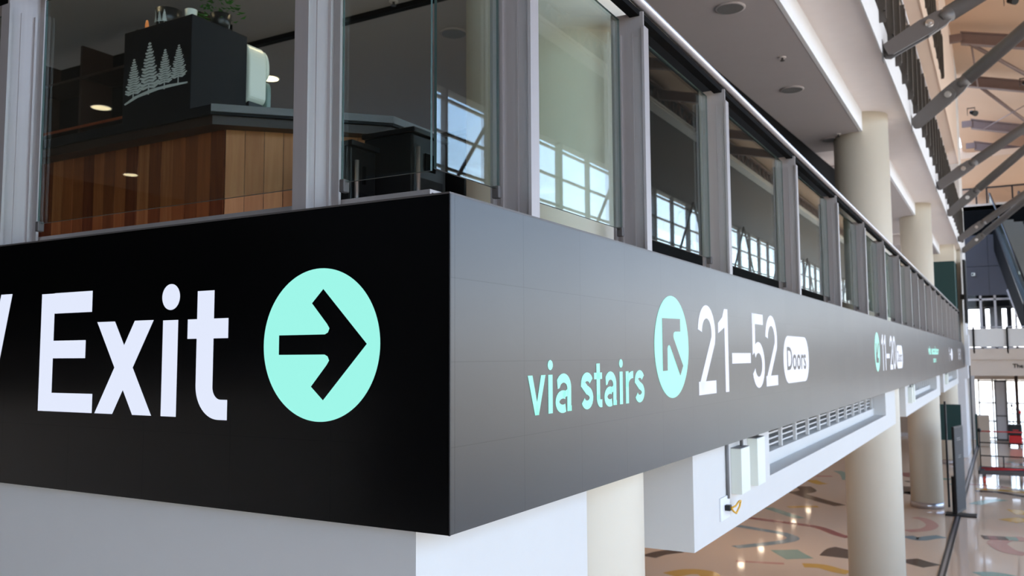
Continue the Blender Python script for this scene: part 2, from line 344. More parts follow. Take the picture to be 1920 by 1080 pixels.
# unseen near enclosure, closing off sky and coloured dark for the screen's reflections
struct('wall_near', MB().box(-12, 5.5, -16.3, -16, 0, 18).box(5.5, 14, -16.3, -16, 12.6, 18).box(-16.3, -16, -16.3, .1, 0, 18).box(-16.3, -12, -16.3, -16, 0, 18).box(-12.3, -12, .1, 62, 8.86, 18), [mat('darkened near wall', (48, 44, 42), .8)])
mb = MB()
for k in range(4): mb.box(5.6+k*2.6, 5.74+k*2.6, -16.1, -16, 0, 12.6)
for z in (.2, 2.6, 5.1, 7.6, 10.1, 12.5): mb.box(5.5, 14, -16.1, -16, z, z+.1)
wn_ = struct('window_5', mb, [M['strut']]); MB().box(5.5, 14, -16.06, -16.05, 0, 12.6).build('glass', M['pane'], wn_)  # unseen window added to let sky in and brighten the left wall
# near part of level two: ceiling continues, interior floor continues left of camera
# far end ground: doors wall
struct('wall_entrance_head', MB().box(.1, 14, 46.9, 47.2, 2.95, 3.29), [M['beige']])

# ================================================================ WINDOW SIDE (x = 14)
WX = 14
mb = MB()
zt = 13.1
for k in range(46):
    y = -15.5+k*2.8; wdt = .16 if k % 2 == 0 else .07
    mb.box(WX-.1, WX+.1, y-wdt, y+wdt, 0, zt)
z = 1.2
while z < zt: mb.box(WX-.06, WX+.06, -16, 111, z-.04, z+.04); z += 1.15
for k in range(0, 46, 2):
    y = -15.5+k*2.8
    if k % 4 == 0: mb.tube((WX-.35, y, 6.5), (WX-.35, y+5.6, zt), .07, n=8)
    else: mb.tube((WX-.35, y+5.6, 6.5), (WX-.35, y, zt), .07, n=8)
mb.box(WX-.2, WX+.2, -16, 111, 0, .5)
wf = struct('window_1', mb, [M['strut']])
gp = MB().box(WX+.0, WX+.01, -16, 111, .5, zt).build('glass', M['pane'], wf)
struct('wall_right', MB().box(WX-.15, WX+.3, -16, 111, zt-.1, 18.9), [mat('dark grey upper wall', (92, 90, 90), .7)])
# high glazing at the far end of the hall, above ground doors
def glazed(n, x0, x1, y, z0, z1, xs, zs, m_=M['steel_l'], w_=.05):
    mb = MB()
    for x in xs: mb.box(x-w_, x+w_, y-.05, y+.05, z0, z1)
    for z in zs: mb.box(x0, x1, y-.05, y+.05, z-w_, z+w_)
    o = struct('window_%d' % n, mb, [m_]); MB().box(x0, x1, y-.005, y+.005, z0, z1).build('glass', M['pane'], o); return o
struct('wall_end_side', MB().box(4.6, 4.9, 47, 59, 4.44, 11.5).box(4.6, 14, 111, 111.3, 0, 19), [M['beige']])
glazed(2, -.6, 4.6, 47, 4.44, 7.15, [-.6, .52, 1.15, 2.02, 2.75, 4.5], [4.5, 6.95], w_=.05)
glazed(3, .2, 12, 47, 0, 2.95, [.25, .86, 1.02, 1.45, 2.6, 3.6, 4.6, 6, 7.4, 8.8, 10.2], [.08, 2.9, .9, 1.8], M['lowwhite'], .035)
struct('wall_entrance_soffit', MB().box(-.6, 4.6, 47.1, 50, 6.6, 7.15), [M['blackm']])

# ================================================================ LED SCREENS
ZT, ZB = 4.68, 3.69
def glyph_E(): return [[(-1.839-.155, ZB+.302), (-1.908, ZB+.302), (-1.908, ZB+.772), (-1.994, ZB+.772)], [(-1.908, 4.381), (-1.667, 4.381), (-1.667, 4.463), (-1.908, 4.463)], [(-1.908, 4.202), (-1.70, 4.202), (-1.70, 4.272), (-1.908, 4.272)], [(-1.908, 3.992), (-1.648, 3.992), (-1.648, 4.065), (-1.908, 4.065)]]
def arrow_right(): return [(-.673, 4.209)]+[(-.475, 4.209)]+[(-.462, 4.203), (-.456, 4.19), (-.466, 4.176)]+[(-.531, 4.107), (-.48, 4.065), (-.305, 4.241), (-.484, 4.418), (-.531, 4.374)]+[(-.466, 4.306), (-.456, 4.292), (-.462, 4.279), (-.475, 4.273)]+[(-.673, 4.273)]
t = thing('led_screen', 'black LED screen on the left face reading Exit with round arrow', 'screen', (-2, 0, ZB))
MB().box(-4.5, 0, 0, .0275, ZB, ZT).build('screen_face', [M['led_end'], M['led']], t).data.polygons[5].material_index = 1
MB().box(-4.5, .0, .0, .028, ZT, ZT+.006).build('top_trim', M['steel_d'], t)
MB().box(-.001, .003, -.003, .003, ZB, ZT).build('corner_trim', M['black'], t)
P = glyph_E()
xo = -1.0
xs = .086
def xglyph(u0, u1, z0, z1, w): return [[(u0, z0), (u0+w, z0), (u1, z1), (u1-w, z1)], [(u0, z1), (u0+w, z1), (u1, z0), (u1-w, z0)]]
P += xglyph(-1.630, -1.303, 3.992, 4.340, .105)
P += [[(-1.250, 3.992), (-1.170, 3.992), (-1.170, 4.337), (-1.250, 4.337)], disc(-1.211, 4.421, .047, .047)]
P += [[(-1.070, 4.12), (-.986, 4.12), (-.986, 4.436), (-1.070, 4.436)]]
to = [(-1.070, 4.12)]+arc(-.955, 4.105, .115, .117, 180, 270, 14)+[(-.912, 3.988)]; ti = [(-.986, 4.12)]+arc(-.945, 4.100, .041, .043, 180, 270, 14)+[(-.912, 4.057)]
P += [[to[i], to[i+1], ti[i+1], ti[i]] for i in range(len(to)-1)]
P += [[(-1.118, 4.268), (-.914, 4.268), (-.914, 4.337), (-1.118, 4.337)]]
P += [[(-2.42, 3.992), (-2.335, 3.992), (-2.205, 4.472), (-2.285, 4.472)]]
polys('exit_lettering', P, onL, M['ledwhite'], t)
ic = polys('arrow_disc', [disc(-.4985, 4.241, .2445, .2445, 96)], onL, M['ledteal'], t)
polys('arrow', [arrow_right()], onL, M['led_end'], ic, .0012, .0022)

t = thing('led_screen', 'long grey LED screen on the right face reading via stairs and 21–52 Doors', 'screen', (0, 18, ZB))
MB().box(-.0275, 0, .028, 37.6, ZB, ZT).build('screen_face', M['led'], t)
MB().box(-.028, 0, .0285, 37.6, ZT, ZT+.006).build('top_trim', M['steel_d'], t)
def font_polys(txt, u0, u1, z0, z1, off=.02):
    """the text laid out with the built-in sans font, stretched into the box"""
    cu = bpy.data.curves.new('txt', 'FONT'); cu.body = txt; cu.offset = off; cu.resolution_u = 4
    ob = bpy.data.objects.new('txt', cu); COL.objects.link(ob); dg = bpy.context.evaluated_depsgraph_get(); me = bpy.data.meshes.new_from_object(ob.evaluated_get(dg))
    xs = [v.co.x for v in me.vertices]; ys = [v.co.y for v in me.vertices]; a, b, c, d = min(xs), max(xs), min(ys), max(ys)
    P = [[(u0+(me.vertices[i].co.x-a)/(b-a)*(u1-u0), z0+(me.vertices[i].co.y-c)/(d-c)*(z1-z0)) for i in p.vertices] for p in me.polygons]
    bpy.data.objects.remove(ob); bpy.data.curves.remove(cu); bpy.data.meshes.remove(me)
    return P
def flat(name, P, m_, parent, x=.0012, side='R'):
    mb = MB()
    for p in P:
        b = len(mb.v); mb.v += [((x, u, v) if side == 'R' else (u, -x, v)) for u, v in p]; mb.face(list(range(b, b+len(p))))
    o = mb.build(name, m_, parent); return o
# "via stairs" in strokes
def via_stairs():
    b, xh, T = 3.999, 4.135, .0335; P = []
    P += [[(.470, xh), (.504, xh), (.551, b), (.521, b)], [(.566, xh), (.600, xh), (.549, b), (.521, b)]]
    def i_(u): return [[(u-.017, b), (u+.017, b), (u+.017, xh), (u-.017, xh)], disc(u, xh+.034, .02, .018, 20)]
    def a_(u, w):
        cx = u+w/2; P = stroke([(u+.006, xh-.036)]+arc(cx-.002, xh-.05, w/2-.012, .036, 155, 0, 12)+[(u+w-.015, b)], T)
        P += stroke(arc(u+w/2-.008, b+.037, w/2-.014, .026, 60, 300, 16), T*.9); P += [[(u+w/2-.008, b+.048), (u+w-.02, b+.058), (u+w-.02, b+.084), (u+w/2-.005, b+.07)], [(u+w-.02, b), (u+w+.006, b), (u+w+.006, b+.02), (u+w-.02, b+.02)]]; return P
    def s_(u, w):
        cx = u+w/2; r = w/2-.014
        return stroke(arc(cx, xh-.041, r, .027, 20, 180, 12)+arc(cx, b+.041+.002, r, .027, 90, 80, 1)+arc(cx, b+.041, r, .027, 70, -160, 14), T)
    def t_(u, w): return [[(u+.012, b+.03), (u+.012+T, b+.03), (u+.012+T, xh+.036), (u+.012, xh+.036)], [(u-.012, xh-.026), (u+w, xh-.026), (u+w, xh), (u-.012, xh)]]+stroke([(u+.0275, b+.05)]+arc(u+.052, b+.04, .0245, .026, 180, 270, 8)+[(u+w, b+.014)], T*.92)
    def r_(u, w): return [[(u, b), (u+T, b), (u+T, xh), (u, xh)]]+stroke([(u+.016, b+.07)]+arc(u+w, xh-.055, w-.018, .04, 170, 85, 10), T*.92)
    P += i_(.637); P += a_(.685, .117); P += s_(.893, .105); P += t_(1.022, .066); P += a_(1.118, .112); P += i_(1.285); P += r_(1.335, .08); P += s_(1.442, .108)
    return P
vs = via_stairs(); nv = next(i for i, p in enumerate(vs) if min(q[0] for q in p) > .85)
flat('via_lettering', vs[:nv], M['ledteal'], t); flat('stairs_lettering', vs[nv:], M['ledteal'], t)
ic = flat('arrow_disc', [disc(1.935, 4.244, .2475, .2475, 96)], M['ledteal'], t)
A = [(1.793, 4.378), (2.055, 4.383), (2.055, 4.320), (1.975, 4.318), (1.957, 4.312), (1.951, 4.298), (1.955, 4.285), (2.090, 4.150), (2.044, 4.101), (1.902, 4.245), (1.888, 4.252), (1.871, 4.248), (1.862, 4.235), (1.860, 4.130), (1.793, 4.128)]
flat('arrow', [A], M['led'], ic, .0024)
def two(u, w, z0, z1, T):
    cx = u+w/2; H = z1-z0; r = w/2-T/2
    return stroke(arc(cx, z1-r*.95-T/2, r, r*.95, 175, -20, 20)+[(u+T*.62, z0+T*.5)], T)+[[(u, z0), (u+w, z0), (u+w, z0+T*.98), (u, z0+T*.98)]]
def one(u, w, z0, z1, T): return [[(u+w-T, z0), (u+w, z0), (u+w, z1), (u+w-T, z1)], [(u+w-T, z1), (u+w-T, z1-T*1.5), (u, z1-T*2.0), (u, z1-T*1.2), (u+w-T*1.6, z1-T*.7)]]
def five(u, w, z0, z1, T):
    r = w/2-T/2; cx = u+w/2; rz = (z1-z0)*.31-T/2
    return [[(u+.04*w, z1-T*.95), (u+w*.93, z1-T*.95), (u+w*.93, z1), (u+.04*w, z1)], [(u+.04*w, z0+(z1-z0)*.44), (u+.04*w+T, z0+(z1-z0)*.50), (u+.06*w+T, z1), (u+.06*w, z1)]]+stroke(arc(cx, z0+rz+T/2, r, rz, 140, -160, 26), T)
def zero(u, w, z0, z1, T): return stroke(arc(u+w/2, (z0+z1)/2, w/2-T/2, (z1-z0)/2-T/2, 0, 360, 36), T)
flat('door_numbers', two(2.343, .315, 3.992, 4.474, .072)+one(2.715, .20, 3.990, 4.470, .072)+[[(2.992, 4.152), (3.425, 4.152), (3.425, 4.215), (2.992, 4.215)]]+five(3.46, .33, 3.988, 4.472, .072)+two(3.825, .345, 3.990, 4.476, .072), M['ledwhite'], t)
def pill(u0, u1, z0, z1, r, n=10): return arc(u1-r, z1-r, r, r, 0, 90, n)+arc(u0+r, z1-r, r, r, 90, 180, n)+arc(u0+r, z0+r, r, r, 180, 270, n)+arc(u1-r, z0+r, r, r, 270, 360, n)
pl = flat('doors_pill', [pill(4.36, 5.30, 3.992, 4.345, .17)], M['ledwhite'], t)
flat('doors_lettering', font_polys('Doors', 4.475, 5.175, 4.088, 4.262, .012), M['led'], pl, .0024)
# farther group: arrow, 11–20, Doors
ic = flat('arrow_disc', [disc(9.77, 4.238, .25, .25, 48)], M['ledteal'], t)
cxx, czz = 9.77, 4.238
A2 = [(cxx+(u-1.935), czz-(v-4.241)) for u, v in A]
flat('arrow', [[(u, v) for u, v in A2]], M['led'], ic, .0024)
flat('door_numbers', one(10.22, .19, 3.99, 4.472, .072)+one(10.50, .19, 3.99, 4.472, .072)+[[(10.74, 4.152), (11.13, 4.152), (11.13, 4.215), (10.74, 4.215)]]+two(11.17, .34, 3.99, 4.475, .072)+zero(11.56, .36, 3.985, 4.478, .072), M['ledwhite'], t)
pl = flat('doors_pill', [pill(12.02, 12.93, 3.992, 4.345, .17)], M['ledwhite'], t)
flat('doors_lettering', font_polys('Doors', 12.14, 12.80, 4.088, 4.262, .012), M['led'], pl, .0024)
# last groups, far along
flat('far_lettering', font_polys('via escalator', 18.4, 21.8, 4.20, 4.40, .03), M['ledteal'], t)
flat('far_lettering', font_polys('stairs', 19.8, 20.8, 4.02, 4.14, .02), M['ledteal'], t)
flat('far_numbers', one(26.5, .25, 4.0, 4.42, .08)+[[(26.95, 4.18), (27.4, 4.18), (27.4, 4.24), (26.95, 4.24)]], M['ledwhite'], t)
flat('far_pill', [disc(28.0, 4.20, .5, .19, 24)], M['ledwhite'], t)
flat('far_numbers', zero(32.6, .4, 4.0, 4.42, .08)+[[(33.2, 4.18), (33.6, 4.18), (33.6, 4.24), (33.2, 4.24)]]+zero(33.8, .5, 4.0, 4.42, .08), M['ledwhite'], t)

# ================================================================ RAILINGS
def post_mb(z0, z1, o=0.0):
    """H-section post for a rail running along Y, facing +X; centre y = 0, outer flange at x = -.03"""
    mb = MB()
    mb.box(-.042, -.030, -.031, .031, z0, z1-.08)          # outer flange
    mb.box(-.185, -.042, -.006, .006, z0, z1)              # web
    mb.box(-.197, -.185, -.036, .036, z0, z1)              # inner flange
    mb.box(-.165, -.155, -.018, -.006, z0, z1-.1); mb.box(-.10, -.095, -.010, -.006, z0, z1-.1)             # rib
    return mb
def along(mb, y): r = MB(); r.v = [(a, b+y, c) for a, b, c in mb.v]; r.f = mb.f; r.mi = mb.mi; r.tone = mb.tone; r.smooth = mb.smooth; return r
def turned(mb, x):  # rail along -X facing -Y : (a, b) -> (x - b, -a)
    r = MB(); r.v = [(x-b, -a, c) for a, b, c in mb.v]; r.f = mb.f; r.mi = mb.mi; r.tone = mb.tone; r.smooth = mb.smooth; return r
RZ = 5.91
posts = [.595, 1.735, 3.135, 5.22, 7.28, 9.32, 11.33, 13.41, 15.35, 16.9, 18.53, 20.56, 22.4, 24.42, 26.67]
while posts[-1] < 35.5: posts.append(posts[-1]+2.0)
rl = thing('railing', 'long glass railing with steel posts above the right hand screen', 'railing', (0, 18, 4.6), 'deck railings')
for y in posts: along(post_mb(4.6, 5.86), y).build('post', M['steel'], rl)
MB().tube((-.06, .1, RZ), (-.06, 37.9, RZ), .026, n=20).build('handrail', M['steel_l'], rl)
MB().box(-.11, -.06, .1, 37.9, 5.84, 5.87).build('top_channel', M['blackm'], rl)
def pane(axis, a, b, parent, z0=4.79, z1=5.80):
    mb = MB()
    if axis == 'y': mb.box(-.135, -.125, a, b, z0, z1)
    else: mb.box(a, b, .125, .135, z0, z1)
    # green polished edges
    for i in range(6):
        nrm = i
    mb.mi = [1 if (i in ((0, 1, 2, 3) if axis == 'y' else (0, 1, 4, 5))) else 0 for i in range(6)]
    o = mb.build('glass_panel', [M['glass'], M['glassedge']], parent)
    return o
def clamp(axis, a, parent, z=4.79):
    mb = MB()
    if axis == 'y': mb.box(-.145, -.115, a-.01, a+.012, z-.035, z+.01)
    else: mb.box(a-.022, a, .115, .145, z-.035, z+.01)
    mb.build('glass_clamp', M['steel_d'], parent, bevel=.004)
edges = [.115]+posts
for i in range(len(edges)-1):
    a = edges[i] if i == 0 else edges[i]+.19; b = edges[i+1]-.105 if i else .50
    if i == 1: a = .80
    pane('y', a if i else .113, b, rl); clamp('y', b-.01, rl)
ll = thing('railing', 'short glass railing with steel posts above the Exit screen', 'railing', (-2, 0, 4.6), 'deck railings')
px_ = [-.625, -2.40, -4.2]
for x in px_: turned(post_mb(4.6, 5.86), x).build('post', M['steel'], ll)
MB().tube((-.06, .06, RZ), (-4.5, .06, RZ), .026, n=20).build('handrail', M['steel_l'], ll)
MB().box(-4.5, -.06, .06, .11, 5.84, 5.87).build('top_channel', M['blackm'], ll)
pane('x', -.525, -.157, ll); clamp('x', -.525+.02, ll)
pane('x', -2.255, -.70, ll); clamp('x', -2.255+.02, ll)
pane('x', -4.1, -2.55, ll)
# deck kerb angles behind the screens
t = tag(MB().box(-4.5, -.215, .205, .215, 4.6, 4.75).box(-4.5, -.215, .215, .30, 4.74, 4.75).build('kerb_angle', M['steel']), 'brushed steel kerb strip behind the top of the Exit screen', 'kerb')

# ---- level three and four railings (posts only show edge on)
def upper_rail(x0, zb, zt, ys, label, pname='post'):
    r = thing('railing', label, 'railing', (x0, ys[0], zb), 'upper level railings')
    for y in ys:
        MB().box(x0-.012, x0, y-.034, y+.034, zb, zt-.08).box(x0-.16, x0-.012, y-.007, y+.007, zb-.05, zt).box(x0-.172, x0-.16, y-.05, y+.05, zb-.05, zt).box(x0-.12, x0-.105, y-.03, y, zb, zt).build('post', M['steel_d'], r)
        MB().box(x0-.03, x0, y-.05, y-.03, zb+.10, zb+.16).build('bracket', M['steel_d'], r)
    mb = MB()
    for a, b in zip(ys[:-1], ys[1:]): mb.box(x0-.135, x0-.125, a+.2, b-.1, zb+.1, zt-.06)
    mb.build('glass_panel', [M['glass']], r)
    MB().tube((x0-.05, ys[0]-1, zt+.05), (x0-.05, ys[-1]+.2, zt+.05), .026, n=12).build('handrail', M['steel_l'], r)
    return r
ys3 = [-3.0+1.03*k for k in range(40) if -3.0+1.03*k < 37.4]
upper_rail(.21, 8.80, 10.12, ys3, 'dark railing posts standing along the white third level edge')
ys4 = [3.0+1.03*k for k in range(24) if 3.0+1.03*k < 26.9]
upper_rail(.21, 12.65, 14.0, ys4, 'dark railing posts at the top of the picture on the fourth level')

# ---- roof struts
def strut(y, a_, label):
    B = Vector((.14, y, 8.42)); 
    top = B+Vector((6.26, 6.26*a_, 6.26*.75)); d = (top-B).normalized(); up = Vector((0, 1, 0)).cross(d).normalized()*-1; side = d.cross(up).normalized()
    t = thing('roof_strut', label, 'strut', B, 'roof struts')
    def P(u, v, wv): return tuple(B+d*u+up*v+side*wv)
    mb = MB()
    for s in (-1, 1):
        mb.prism([(-.02, -.06), (.04, -.11), (.70, -.13), (.80, -.12), (.88, -.06), (.88, .06), (.80, .12), (.70, .13), (.02, .10)], lambda u, v, dd: P(u, v, dd), s*.05-.012, s*.05+.012)
    mb.box(B.x-.03, B.x-.02, y-.08, y+.08, 8.3, 8.6)
    mb.build('fork_bracket', M['strut'], t, bevel=.004)
    mb = MB(); mb.prism([(.58, -.06), (.66, -.14), (.98, -.13), (1.1, -.10), (1.1, .10), (.98, .13), (.66, .14), (.58, .06)], lambda u, v, dd: P(u, v, dd), -.03, .03); mb.build('eye_plate', M['strut'], t, bevel=.004)
    MB().tube(P(.76, 0, -.10), P(.76, 0, .10), .055, n=20).tube(P(.76, 0, -.12), P(.76, 0, .12), .026, n=6).build('pin', M['pin'], t)
    MB().tube(P(.98, 0, 0), P(1.14, 0, 0), .06, .118, n=24).tube(P(1.14, 0, 0), top, .118, n=24).build('tube', M['strut'], t)
    MB().tube(P(.12, -.06, -.10), P(.12, -.06, -.085), .02, n=8).tube(P(.12, .08, -.10), P(.12, .08, -.085), .02, n=8).build('bolts', M['pin'], t)
    return t
for y, a_, l in ((10.7, .7, 'nearest thick grey roof strut with bright pin, leaving at the top edge'), (15.1, -.16, 'second grey roof strut, crossing the peach ceiling below the nearest'), (21.8, .5, 'third grey roof strut, lit along its underside'),
             (26.7, -.5, 'fourth grey roof strut, in front of the upper lobby'), (33.4, .38, 'fifth grey roof strut with pale bracket, in front of the black wall'), (37.4, -.6, 'lowest and farthest grey roof strut, crossing the escalator')): strut(y, a_, l)
# ---- roof trusses
def ztr(x): return 16.72-.27*x if x < 3.4 else 15.80+(x-3.4)*.24
def truss(y, label, zo=0):
    t = thing('roof_truss', label, 'truss', (0, y, 16.5+zo), 'roof trusses')
    def Q(u, v, dd): return (u, y+dd, v)
    def run(dz0, dz1, w_):
        mb = MB()
        for a, b in ((.5, 3.4), (3.4, 13.8)): mb.prism([(a, ztr(a)+dz0+zo), (b, ztr(b)+dz0+zo), (b, ztr(b)+dz1+zo), (a, ztr(a)+dz1+zo)], Q, -w_/2, w_/2)
        return mb
    run(-.02, .03, .26).build('top_flange', M['truss'], t); run(-.40, -.02, .05).build('web', M['truss'], t); run(-.46, -.40, .3).build('bottom_flange', M['truss'], t)
    MB().box(.1, .55, y-.09, y+.09, ztr(.5)-.35+zo, ztr(.5)-.05+zo).build('end_bracket', M['truss'], t)
TR = [(6.5, 0), (12.1, 0), (17.7, 0), (23.3, 0), (28.9, 0), (34.5, 0), (40.1, -.12), (45.7, -.72), (51.3, -.62)]
LT = {34.5: 'nearest visible taupe roof truss, high at the right edge', 40.1: 'second taupe roof truss below the nearest one', 45.7: 'third taupe roof truss, behind the third strut', 51.3: 'lowest taupe roof truss over the upper lobby'}
for y, zo in TR: truss(y, LT.get(y, '%s taupe roof truss from the near end, mirrored in the glass' % ('first second third fourth fifth sixth seventh eighth ninth'.split()[TR.index((y, zo))])), zo)
def brace(p0, p1, r, label):
    p0 = Vector(p0); t = MB().tube(p0, p1, r, n=12).build('roof_brace', M['truss']); tag(t, label, 'brace', 'roof braces')
brace((.8, 34.5, 16.1), (3.9, 40.1, 15.2), .075, 'diagonal roof brace between the two highest trusses')
brace((.95, 40.1, 16.0), (3.9, 45.7, 14.3), .075, 'diagonal roof brace running down right below the second truss')
brace((.85, 34.5, 16.1), (.95, 40.1, 15.9), .035, 'thin vertical-looking brace beside the pale wall top')
t = thing('lattice_truss', 'long pale lattice girder over the window side, mirrored in the railing glass', 'truss', (13.4, 20, 17.2))
for nm, z in (('top_chord', 18.2), ('bottom_chord', 17.3)): MB().box(13.3, 13.45, -15, 105, z-.06, z+.06).build(nm, M['lowwhite'] if z < 18 else M['truss'], t)
MB().box(13.2, 13.8, -15, 105, 17.0, 17.1).build('ledge', M['lowwhite'], t)
mb = MB()
for k in range(98): y = -14+k*1.2; mb.tube((13.4, y, 17.3), (13.4, y+.6, 18.2), .05, n=6).tube((13.4, y+.6, 18.2), (13.4, y+1.2, 17.3), .05, n=6)
mb.build('lacing', M['truss'], t)
brace((3.0, 40.1, 15.0), (1.0, 45.7, 15.3), .02, 'thin rod between the second and third roof trusses')
def spot(loc, label):
    x, y, z = loc; t = thing('spotlight', label, 'spotlight', loc, 'spotlights under the roof')
    MB().tube((x, y, z+.0), (x+.18, y-.25, z-.14), .09, .13, n=16).build('lamp_body', M['black'], t)
    MB().box(x-.16, x-.14, y-.12, y+.12, z-.12, z+.2).box(x+.14, x+.16, y-.12, y+.12, z-.12, z+.2).box(x-.16, x+.16, y-.03, y+.03, z+.18, z+.21).build('yoke', M['black'], t)
spot((.62, 41.2, 15.1), 'black spotlight beside the pale wall under the peach roof')
spot((2.1, 31.2, 16.3), 'black spotlight at the top edge above the nearest truss')
spot((2.62, 37.9, 15.2), 'black spotlight at the right edge between two trusses')

# ================================================================ CEILING FITTINGS, LEVEL TWO
def speaker(x, y, z, label, r=.17):
    t = thing('ceiling_speaker', label, 'speaker', (x, y, z), 'round ceiling speakers')
    MB().lathe([(r, z), (r, z-.012), (r-.02, z-.016)], x, y, 32).build('rim', M['soffit'], t)
    MB().lathe([(r-.02, z-.010), (r-.025, z-.018)], x, y, 32).build('grille', M['grey'], t)
speaker(-1.1, 7.27, 8.1, 'round ceiling speaker nearest the top edge of the picture')
speaker(-1.13, 10.68, 8.1, 'round ceiling speaker in the middle of the grey ceiling')
speaker(-1.15, 14.06, 8.1, 'farthest round ceiling speaker, near the end of the grey ceiling')
speaker(-4.19, 6.32, 8.1, 'round ceiling speaker seen through the corner glass pane')
def sprinkler(x, y, z, label):
    t = thing('sprinkler', label, 'sprinkler', (x, y, z), 'ceiling sprinklers')
    MB().lathe([(.05, z), (.05, z-.01)], x, y, 20).build('escutcheon', M['soffit2'], t)
    MB().lathe([(.014, z-.01), (.014, z-.04), (.03, z-.045), (.03, z-.05)], x, y, 12).build('head', M['steel_d'], t)
sprinkler(-.95, 9.22, 8.1, 'small sprinkler in the grey ceiling between two speakers')
sprinkler(-.97, 13.74, 8.1, 'small sprinkler near the far end of the grey ceiling')
sprinkler(-4.25, 5.22, 8.1, 'small sprinkler seen at the top of the corner glass pane')
def downlight(x, y, z, label, grp, r=.09, m_='lampglow', power=0, col=(1, .72, .45)):
    t = thing('downlight', label, 'downlight', (x, y, z), grp)
    MB().lathe([(r+.02, z), (r+.02, z-.008), (r, z-.008)], x, y, 28).build('trim_ring', M['soffit2'], t)
    MB().lathe([(r, z-.004), (r, z-.010)], x, y, 28).build('lamp', M[m_], t)
    if power:
        l = bpy.data.lights.new('downlight_lamp', 'SPOT'); l.energy = power; l.color = col; l.spot_size = math.radians(110); l.spot_blend = .6; l.shadow_soft_size = r
        o = bpy.data.objects.new('downlight_lamp', l); COL.objects.link(o); o.parent = t; o.location = (0, 0, -.03)
G2 = 'downlights over the counter area'
downlight(-7.34, 6.42, 8.1, 'glowing downlight seen beside the white dispenser', G2, .12, power=60)
downlight(-10.62, -5.85, 8.1, 'downlight mirrored in the glass as the higher warm spot at left', G2, .14, power=60)
downlight(-14.54, -9.25, 8.1, 'downlight behind the camera, mirrored lower in the left glass', G2, .14)
downlight(-2.6, 3.4, 8.1, 'downlight above the wooden counter, out of the picture', G2, .09, power=110)
downlight(-4.6, 1.2, 8.1, 'downlight above the tree print box, out of the picture', G2, .09, power=60)
# ground level downlights (mirrored in the polished floor)
struct('ceiling_ground', MB().box(-12, -.9, .4, 47, 3.5, 3.55), [M['soffit2']])
k = 0
for x, ys in ((-7.35, (18.2, 21.2, 24.2, 27.2, 30.2, 33.2, 36.5, 39.4, 42.8)), (-3.0, (3.5, 8, 12.5, 17, 26))):
    for y in ys: downlight(x, y, 3.5, '%s recessed downlight of the %s row under the deck' % ('nearest second third fourth fifth sixth seventh eighth farthest'.split()[ys.index(y)], 'inner' if x < -5 else 'outer'), 'downlights under the deck', .12, 'lampcool', power=120 if k % 2 == 0 else 0, col=(1, .74, .5)); k += 1

# ================================================================ COUNTER AND WHAT STANDS ON IT
t = thing('counter', 'wooden plank counter with dark top behind the left glass', 'counter', (-3.5, 2.0, 4.6))
foot = [(-6.2, 1.52), (-2.66, 1.52), (-2.02, 2.16), (-2.02, 2.6)]
def planks(p0, p1, z0, z1, wdt=.115):
    p0 = Vector(p0); p1 = Vector(p1); L = (p1-p0).length; d = (p1-p0)/L; nrm = Vector((d.y, -d.x)); n = max(1, round(L/wdt)); mb = MB()
    for i in range(n):
        a = p0+d*(L*i/n+.0015); b = p0+d*(L*(i+1)/n-.0015); o = nrm*random.uniform(.014, .02); tn = random.choice((.0, .08, .2, .35, .5, .1, .4, .6)) if a.y < 1.53 and b.y < 1.53 else random.choice((.75, .9, .8, .95))  # lamplight on the angled and side planks is put into their lighter tones
        c = len(mb.v); mb.v += [(a.x, a.y, z0), (b.x, b.y, z0), (b.x+o.x, b.y+o.y, z0), (a.x+o.x, a.y+o.y, z0), (a.x, a.y, z1), (b.x, b.y, z1), (b.x+o.x, b.y+o.y, z1), (a.x+o.x, a.y+o.y, z1)]
        for q in ((0, 1, 2, 3), (4, 5, 6, 7), (0, 1, 5, 4), (1, 2, 6, 5), (2, 3, 7, 6), (3, 0, 4, 7)): mb.face([c+j for j in q], 0, tn)
    return mb
for a, b in zip(foot[:-1], foot[1:]): planks(a, b, 4.6, 5.585).build('plank_cladding', M['wood'], t)
up = lambda u, v, d: (u, v, d)
MB().prism([(-6.2, 1.53), (-2.665, 1.53), (-2.03, 2.165), (-2.03, 2.6), (-6.2, 2.6)], up, 4.6, 5.585).build('carcass', M['wooddark'], t)
MB().prism([(-6.2, 1.38), (-2.62, 1.38), (-1.87, 2.13), (-1.87, 2.75), (-6.2, 2.75)], up, 5.585, 5.64).build('underside_board', M['wooddark'], t)
MB().prism([(-6.2, 1.36), (-2.61, 1.36), (-1.85, 2.12), (-1.85, 2.75), (-6.2, 2.75)], up, 5.64, 5.70).build('worktop', M['navy'], t)
mb = MB(); mb.prism([(-2.60, 1.35), (-1.842, 2.115), (-1.846, 2.125), (-2.612, 1.362)], up, 5.655, 5.70); mb.box(-1.85, -1.842, 2.12, 2.75, 5.655, 5.70); mb.build('steel_edging', M['strut'], t)
